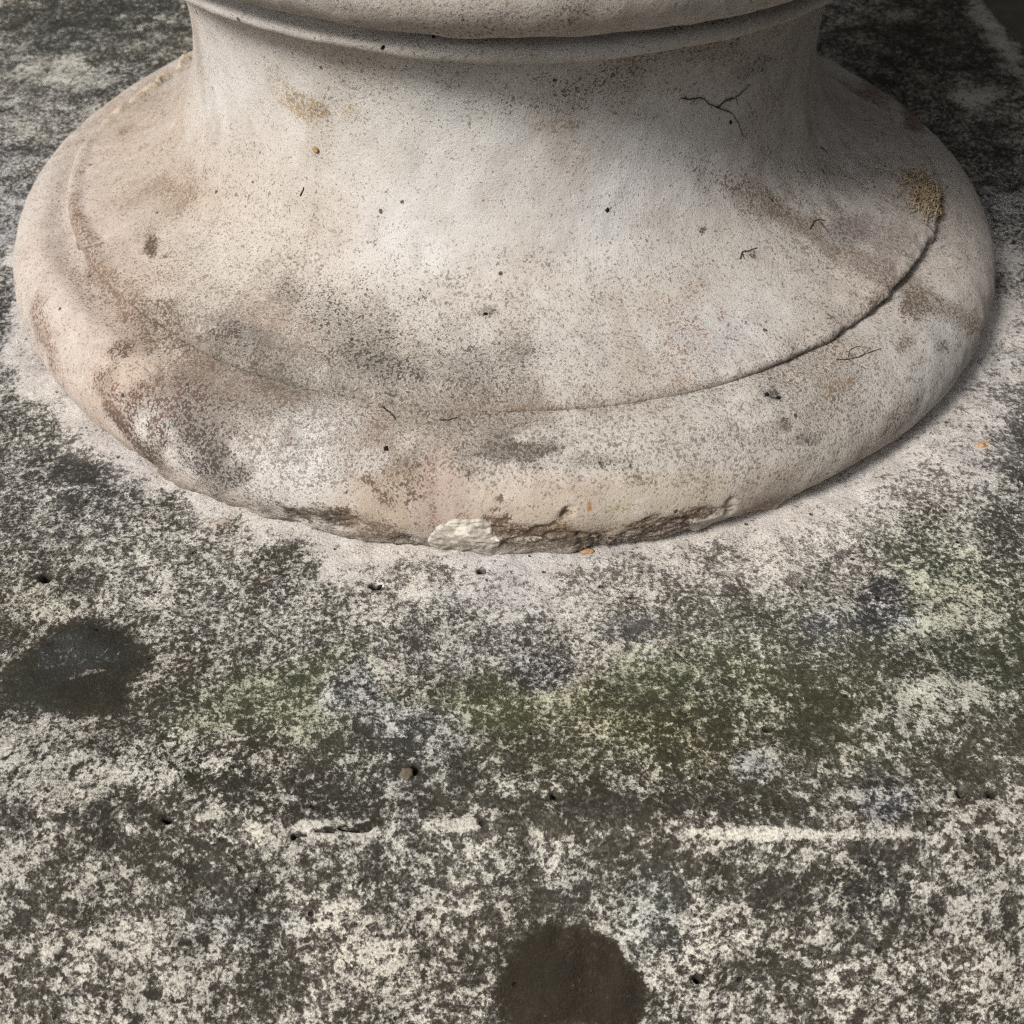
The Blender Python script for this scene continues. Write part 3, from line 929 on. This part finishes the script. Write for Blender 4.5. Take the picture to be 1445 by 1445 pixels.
tops = []
for name, pts, n, seed in (('foot', FOOT, 150, 0), ('stem', STEM, 190, 0), ('collar', COLLAR, 90, 2)):
    prof, V, N, base, stain_and_shade, cov, spk, disp = urn_part(name, pts, n, seed)
    ang = np.arctan2(V[:, 1], V[:, 0])
    if name == 'foot':
        low = 1 - sstep(0.0, 0.05, V[:, 2])
        disp += low * (0.008 * fbm(V, 13, 4, 48, 0.65))         # ragged bottom edge
        # the foot is undercut towards the right
        right = np.exp(-((ang + 0.45) / 0.6) ** 2)
        disp -= low * right * 0.026
        cov = np.maximum(cov, low * (0.34 + 0.25 * fbm(V, 8, 3, 49)))
        contact_shade = 1 - sstep(0.002, np.maximum(0.006, 0.013 + 0.010 * fbm(V, 14, 3, 53)), V[:, 2])  # contact shadow along the bottom edge, painted in dark brown
        cov = np.maximum(cov, contact_shade * 0.72)
        stain_and_shade += (contact_shade * 0.8)[:, None] * (tone((92, 74, 58)) - stain_and_shade)
        cov = np.maximum(cov, right * low * 0.5)
    if name == 'foot':
        r = np.hypot(V[:, 0], V[:, 1])
        front = np.exp(-((np.angle(np.exp(1j * (ang + 1.8)))) / 0.7) ** 2)
        left = np.exp(-((np.angle(np.exp(1j * (ang + 2.7)))) / 0.6) ** 2)
        gr = np.exp(-((r - 0.893) / 0.028) ** 2) * np.exp(-((np.angle(np.exp(1j * (ang + 2.45)))) / 0.75) ** 2)  # brown band in the left groove, its shade painted into the colour
        cov = np.maximum(cov, gr * (0.50 + 0.16 * fbm(V, 10, 3, 63)))
        stain_and_shade += (gr * 0.9)[:, None] * (tone((106, 85, 68)) - stain_and_shade)
        V[:, 2] += front * (1 - sstep(0.86, 0.95, r)) * 0.005 - left * 0.016 * np.exp(-((r - 0.89) / 0.032) ** 2)
    if name == 'stem':
        r = np.hypot(V[:, 0], V[:, 1])
        lip = sstep(0.83, 0.858, r)
        back_left = np.exp(-((np.angle(np.exp(1j * (ang - 2.78)))) / 0.3) ** 2)
        back_right = np.exp(-((np.angle(np.exp(1j * (ang - 0.3)))) / 0.25) ** 2)
        # behind, the lip has broken back and shows the bed of the roll below
        brk = np.maximum(back_left, 0.9 * np.exp(-((np.angle(np.exp(1j * (ang - 0.42)))) / 0.3) ** 2))
        rr = np.hypot(V[:, 0], V[:, 1])
        cutr = np.where(rr > 0.74, 0.74 + (rr - 0.74) * (1 - 0.5 * brk * (1 + 0.35 * fbm(V, 14, 3, 58))), rr)
        V[:, :2] *= (cutr / rr)[:, None]
        rag = fbm(V, 26, 4, 55, 0.6)
        lft = np.exp(-((np.angle(np.exp(1j * (ang + 2.75)))) / 0.5) ** 2)
        V[:, 2] += lip * lft * 0.009
        V[:, 2] += lip * back_left * (0.010 + 0.006 * rag)   # crumbled rim at the back left
        disp += lip * back_left * 0.006 * fbm(V, 16, 3, 56)
        base += (lip * back_left * 0.8)[:, None] * (tone((214, 194, 168)) - base)
        cov *= 1 - 0.7 * lip * back_left
        worn = np.exp(-((np.angle(np.exp(1j * (ang + 0.55)))) / 0.45) ** 2)
        disp += lip * worn * (0.007 * fbm(V, 17, 4, 71, 0.65) - 0.003)
        inner = back_left * np.exp(-((r - 0.80) / 0.03) ** 2)
        stain_and_shade += inner[:, None] * (tone((132, 104, 80)) - stain_and_shade)
        cov = np.maximum(cov, inner * (0.5 + 0.2 * fbm(V, 14, 3, 59)))
        V[:, 2] -= 0.004 * inner
        disp -= lip * back_right * np.clip(0.012 + 0.02 * fbm(V, 12, 3, 57), 0, 1)
        # towards the front the lip is worn down until it nearly dies into the foot
        front = np.exp(-((np.angle(np.exp(1j * (ang + 1.8)))) / 0.7) ** 2)
        V[:, 2] -= lip * front * 0.012
        cov = np.maximum(cov, sstep(0.855, 0.866, r) * (V[:, 2] < 0.2) * 0.3 * (1 - front))
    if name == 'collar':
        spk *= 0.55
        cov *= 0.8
    V = V + N * disp[:, None]
    me = mesh_from(name, V, grid_faces(TH_N, n, True), M_URN, dict(base=base, stain_and_shade=stain_and_shade, cover=cov, speck=np.clip(spk, 0, 1)))
    globals()[name] = add(name, me, urn)
    tops.append((V, grid_faces(TH_N, n, True)))
bp = dense(BOWL, 90, 2)
BVv, BN = lathe(bp, np.linspace(0, 2 * np.pi, 160, endpoint=False))
na = len(BVv)
add('bowl', mesh_from('bowl', BVv + BN * (0.004 * fbm(BVv, 3, 3, 66))[:, None], grid_faces(160, 90, True), M_URN,
                      dict(base=np.tile(tone((198, 188, 176)), (na, 1)), stain_and_shade=np.tile(tone((110, 96, 80)), (na, 1)),
                           cover=0.2 + 0.15 * fbm(BVv, 3, 3, 67), speck=np.full(na, .4))), urn)

# finished surfaces, for laying small things on them
_V, _F, _o = [], [], 0
for V, F in tops + [(SV, grid_faces(nx, ny))]:
    _V.append(V)
    _F.append(F + _o)
    _o += len(V)
BVF = BVTree = BVHTree.FromPolygons(np.concatenate(_V).tolist(), np.concatenate(_F).tolist())


def on(px, py, lift=0.0):
    h = at(px, py, BVF)
    return h[0] + h[1] * lift, h[1]


# ------------------------------------------------------------------ small things
def tube(bm, pts, r0, r1, sides=6):
    pts = [Vector(p * K) for p in pts]
    rings = []
    for i, p in enumerate(pts):
        t = (pts[min(i + 1, len(pts) - 1)] - pts[max(i - 1, 0)]).normalized()
        a = t.orthogonal().normalized()
        b = t.cross(a)
        r = (r0 + (r1 - r0) * i / max(1, len(pts) - 1)) * K
        rings.append([bm.verts.new(p + (a * math.cos(2 * math.pi * k / sides) + b * math.sin(2 * math.pi * k / sides)) * r) for k in range(sides)])
    for a, b in zip(rings[:-1], rings[1:]):
        for k in range(sides):
            bm.faces.new((a[k], a[(k + 1) % sides], b[(k + 1) % sides], b[k]))
    bm.faces.new(rings[0][::-1])
    bm.faces.new(rings[-1])


def finish(bm, name, mat):
    me = bpy.data.meshes.new(name)
    bmesh.ops.recalc_face_normals(bm, faces=bm.faces)
    bm.to_mesh(me)
    bm.free()
    for p in me.polygons:
        p.use_smooth = True
    me.materials.append(mat)
    return me


def resample(path, step=3.0, jit=0.8):
    out = []
    for (a, b), (c, d) in zip(path[:-1], path[1:]):
        n = max(1, int(math.hypot(c - a, d - b) / step))
        for i in range(n):
            t = i / n
            out.append((a + (c - a) * t + random.uniform(-jit, jit), b + (d - b) * t + random.uniform(-jit, jit)))
    out.append(path[-1])
    return out


def rootlet(name, paths, mat, label, cat, r0=0.0012, r1=0.0005, lift=0.0012, group=None):
    bm = bmesh.new()
    for p in paths:
        w = 1.0
        if isinstance(p, tuple):
            p, w = p
        tube(bm, [on(x, y, lift)[0] for x, y in resample(p)], r0 * w, r1 * w)
    return add(name, finish(bm, name, mat), None, label, cat, group)


def lump(name, px, py, rx, ry, h, mat, seed, parent=None, label=None, cat=None, group=None, sub=3, rough=0.35, rot=0, sink=0.3):
    """a stone crumb or flake lying on the surface, size in picture units along the surface"""
    P, n = on(px, py)
    sc = (P - CAM) @ FW / (FOC * S)
    t1 = np.cross(np.array([0.0, 1, 0]), n)
    t1 /= np.linalg.norm(t1)
    t2 = np.cross(n, t1)
    a = math.radians(rot)
    t1, t2 = t1 * math.cos(a) + t2 * math.sin(a), t2 * math.cos(a) - t1 * math.sin(a)
    bm = bmesh.new()
    bmesh.ops.create_icosphere(bm, subdivisions=sub, radius=1)
    U = np.array([v.co[:] for v in bm.verts])
    g = 1 + rough * fbm(U, 1.6, 4, seed, 0.6)
    U = U * g[:, None]
    Q = P + (U[:, :1] * rx * sc) * t1 + (U[:, 1:2] * ry * sc) * t2 + ((U[:, 2:] + 1 - 2 * sink) * h) * n
    for v, q in zip(bm.verts, Q):
        v.co = q * K
    return add(name, finish(bm, name, mat), parent, label, cat, group)


M_ROOT = simple_material('dry_black_root', (66, 58, 46), .4)
M_FIB = simple_material('tan_fibre', (160, 142, 116), .3, 90)
M_MORT = simple_material('white_mortar', (172, 165, 154), .4, 60)
M_CRUMB = simple_material('orange_crumb', (168, 136, 100), .3, 150)
M_PEB = simple_material('brown_pebble', (98, 90, 76), .3, 120)
M_BLK = simple_material('black_debris', (26, 23, 19), .3)
M_SEED = simple_material('seed_husk', (150, 126, 88), .3)

rootlet('rootlet', [[(962, 139), (975, 140), (988, 137), (1000, 146), (1012, 152), (1030, 158), (1040, 170), (1043, 180), (1049, 193)],
                    [(1012, 150), (1022, 143), (1036, 138), (1047, 129), (1058, 119)], ([(1014, 152), (1024, 140), (1034, 137)], .8),
                    ([(1050, 193), (1055, 187)], .6), ([(984, 138), (974, 147), (982, 146), (990, 138)], .4), ([(966, 138), (968, 133)], .5), ([(1038, 138), (1041, 148)], .5)],
        M_ROOT, 'dry black branching rootlet clinging to the neck of the urn', 'rootlet')
rootlet('plant_hair', [[(1044, 366), (1047, 356), (1058, 353), (1068, 350)], ([(1047, 358), (1050, 366)], .8)], M_ROOT,
        'short curled dark plant hair on the right flank of the urn', 'plant hair', .0013, .0006)
rootlet('plant_hair', [[(1142, 322), (1148, 313), (1158, 310), (1164, 312)], ([(1156, 312), (1164, 322), (1168, 330)], .8)], M_ROOT,
        'hooked dark plant hair at the edge of the pitted patch near the tan fibres', 'plant hair', .0013, .0006)
rootlet('plant_hair', [[(620, 592), (632, 593), (645, 589)]], M_ROOT, 'short dark straight hair on the foot below the middle of the rim', 'plant hair', .0013, .0006)
rootlet('plant_hair', [[(540, 575), (550, 582), (558, 592)]], M_ROOT, 'fine dark hair lying slanted on the front of the foot beside the white patch', 'plant hair', .0016, .0008)
rootlet('plant_hair', [[(424, 276), (428, 268), (429, 264)]], M_ROOT, 'tiny upright dark bristle on the left flank of the urn', 'plant hair', .0013, .0006)
rootlet('plant_hair', [[(1158, 208), (1163, 212), (1167, 216)]], M_ROOT, 'short thick black bristle on the shaded right side of the neck', 'plant hair', .0013, .0006)
rootlet('dry_tendril', [[(1180, 507), (1196, 508), (1212, 504), (1228, 497), (1243, 492)], ([(1196, 504), (1198, 494), (1212, 489), (1228, 492)], .7), ([(1212, 504), (1226, 494)], .6)],
        M_ROOT, 'thin dark tendril looped like a small leaf on the right of the foot', 'tendril', .0009, .0005)

for (px, py, rx, ry, lab) in [(857, 296, 4, 4.5, 'round black speck alone on the bright middle of the urn'),
                              (1031, 173, 5, 4, 'black speck hanging under the branching rootlet'),
                              (612, 50, 3.5, 7, 'black flake lodged in the groove under the collar'),
                              (540, 67, 6, 3, 'flat black flake just below the collar rim, left of centre'),
                              (545, 633, 5, 5, 'black speck on the foot above the tan bottom band'),
                              (685, 443, 5, 4, 'black speck on the lower middle of the urn above the rim'),
                              (1082, 557, 5, 5, 'left black grain of a pair on the right of the foot'),
                              (1098, 562, 6, 4, 'larger right black grain of a pair on the right of the foot'),
                              (536, 828, 10, 4, 'ragged black crumb on the plinth in front of the foot')]:
    lump('black_speck', px, py, rx * .65, ry * .65, 0.0015, M_BLK, int(px), None, lab, 'speck', None, 2, .5)
sd = lump('seed', 446, 211, 4, 6, 0.004, M_SEED, 5, None, 'tiny brown seed stuck on the upper left of the urn', 'seed', None, 2, .15)
lump('pebble', 574, 1093, 10, 11, 0.0045, M_PEB, 9, None, 'small dull brown pebble on the plinth near its front edge', 'pebble', None, 3, .2)
lump('orange_crumb', 827, 779, 10, 5, 0.004, M_CRUMB, 12, None, 'orange crumb lying against the chipped front of the foot', 'crumb', None, 3, .3)
lump('orange_crumb', 1385, 629, 6, 4, 0.003, M_CRUMB, 14, None, 'orange brown crumb on the plinth right of the foot', 'crumb', None, 3, .4)
def plaque(name, x0, x1, y0, y1, h, mat, seed, parent, nx_=90, ny_=44):
    """a thin ragged flake bedded on the surface below it"""
    V, M = [], []
    for i in range(nx_):
        for j in range(ny_):
            u, w = i / (nx_ - 1), j / (ny_ - 1)
            p, n = on(x0 + (x1 - x0) * u, y0 + (y1 - y0) * w)
            V.append(np.array(p))
            M.append(np.array(n))
    V, M = np.array(V), np.array(M)
    M = np.tile(M.mean(0) / np.linalg.norm(M.mean(0)), (len(V), 1)) * .5 + M * .5
    u, w = np.meshgrid(np.linspace(-1, 1, nx_), np.linspace(-1, 1, ny_), indexing='ij')
    e = (np.abs(u) ** 3 + np.abs(w) ** 3) ** (1 / 3) + 0.16 * fbm(V, 24, 4, seed, .6).reshape(nx_, ny_) + 0.12 * u * w
    e = e.ravel()
    body = 1 - sstep(0.78, 0.9, e)
    hh = h * body * (0.75 + 0.5 * fbm(V * np.array([1, 1, 2.5]), 45, 4, seed + 3, .65)) - 0.003 * (1 - body)
    Q = grid_faces(nx_, ny_)
    Q = Q[(e[Q] < 0.96).all(1)]
    return add(name, mesh_from(name, V + M * hh[:, None], Q, mat), parent)


plaque('mortar_patch', 604, 712, 728, 782, 0.004, M_MORT, 21, foot)

# tuft of fibres over the right rim
bm = bmesh.new()
for i in range(190):
    px = random.gauss(1304, 13)
    py = 274 + random.gauss(0, 15) + (px - 1304) * 0.5
    px = min(px, 1331)
    ln = random.uniform(8, 24)
    a = random.gauss(0.9, 0.9)
    pts = []
    bend = random.uniform(-.06, .06)
    for k in range(6):
        h = at(min(px, 1329), py, BVF)
        pts.append(h[0] + h[1] * (0.002 + 0.007 * math.sin(math.pi * k / 5) * random.random()))
        px += math.cos(a) * ln / 6
        py += math.sin(a) * ln / 6
        a += bend * 6 * random.random()
    if np.abs(np.diff(np.array(pts), axis=0)).max() < 0.05:
        tube(bm, pts, random.uniform(.0010, .0022), .0007, 4)
add('fibre_tuft', finish(bm, 'fibre_tuft', M_FIB), None, 'matted tan fibre tuft caught on the right rim of the urn foot', 'fibre tuft')
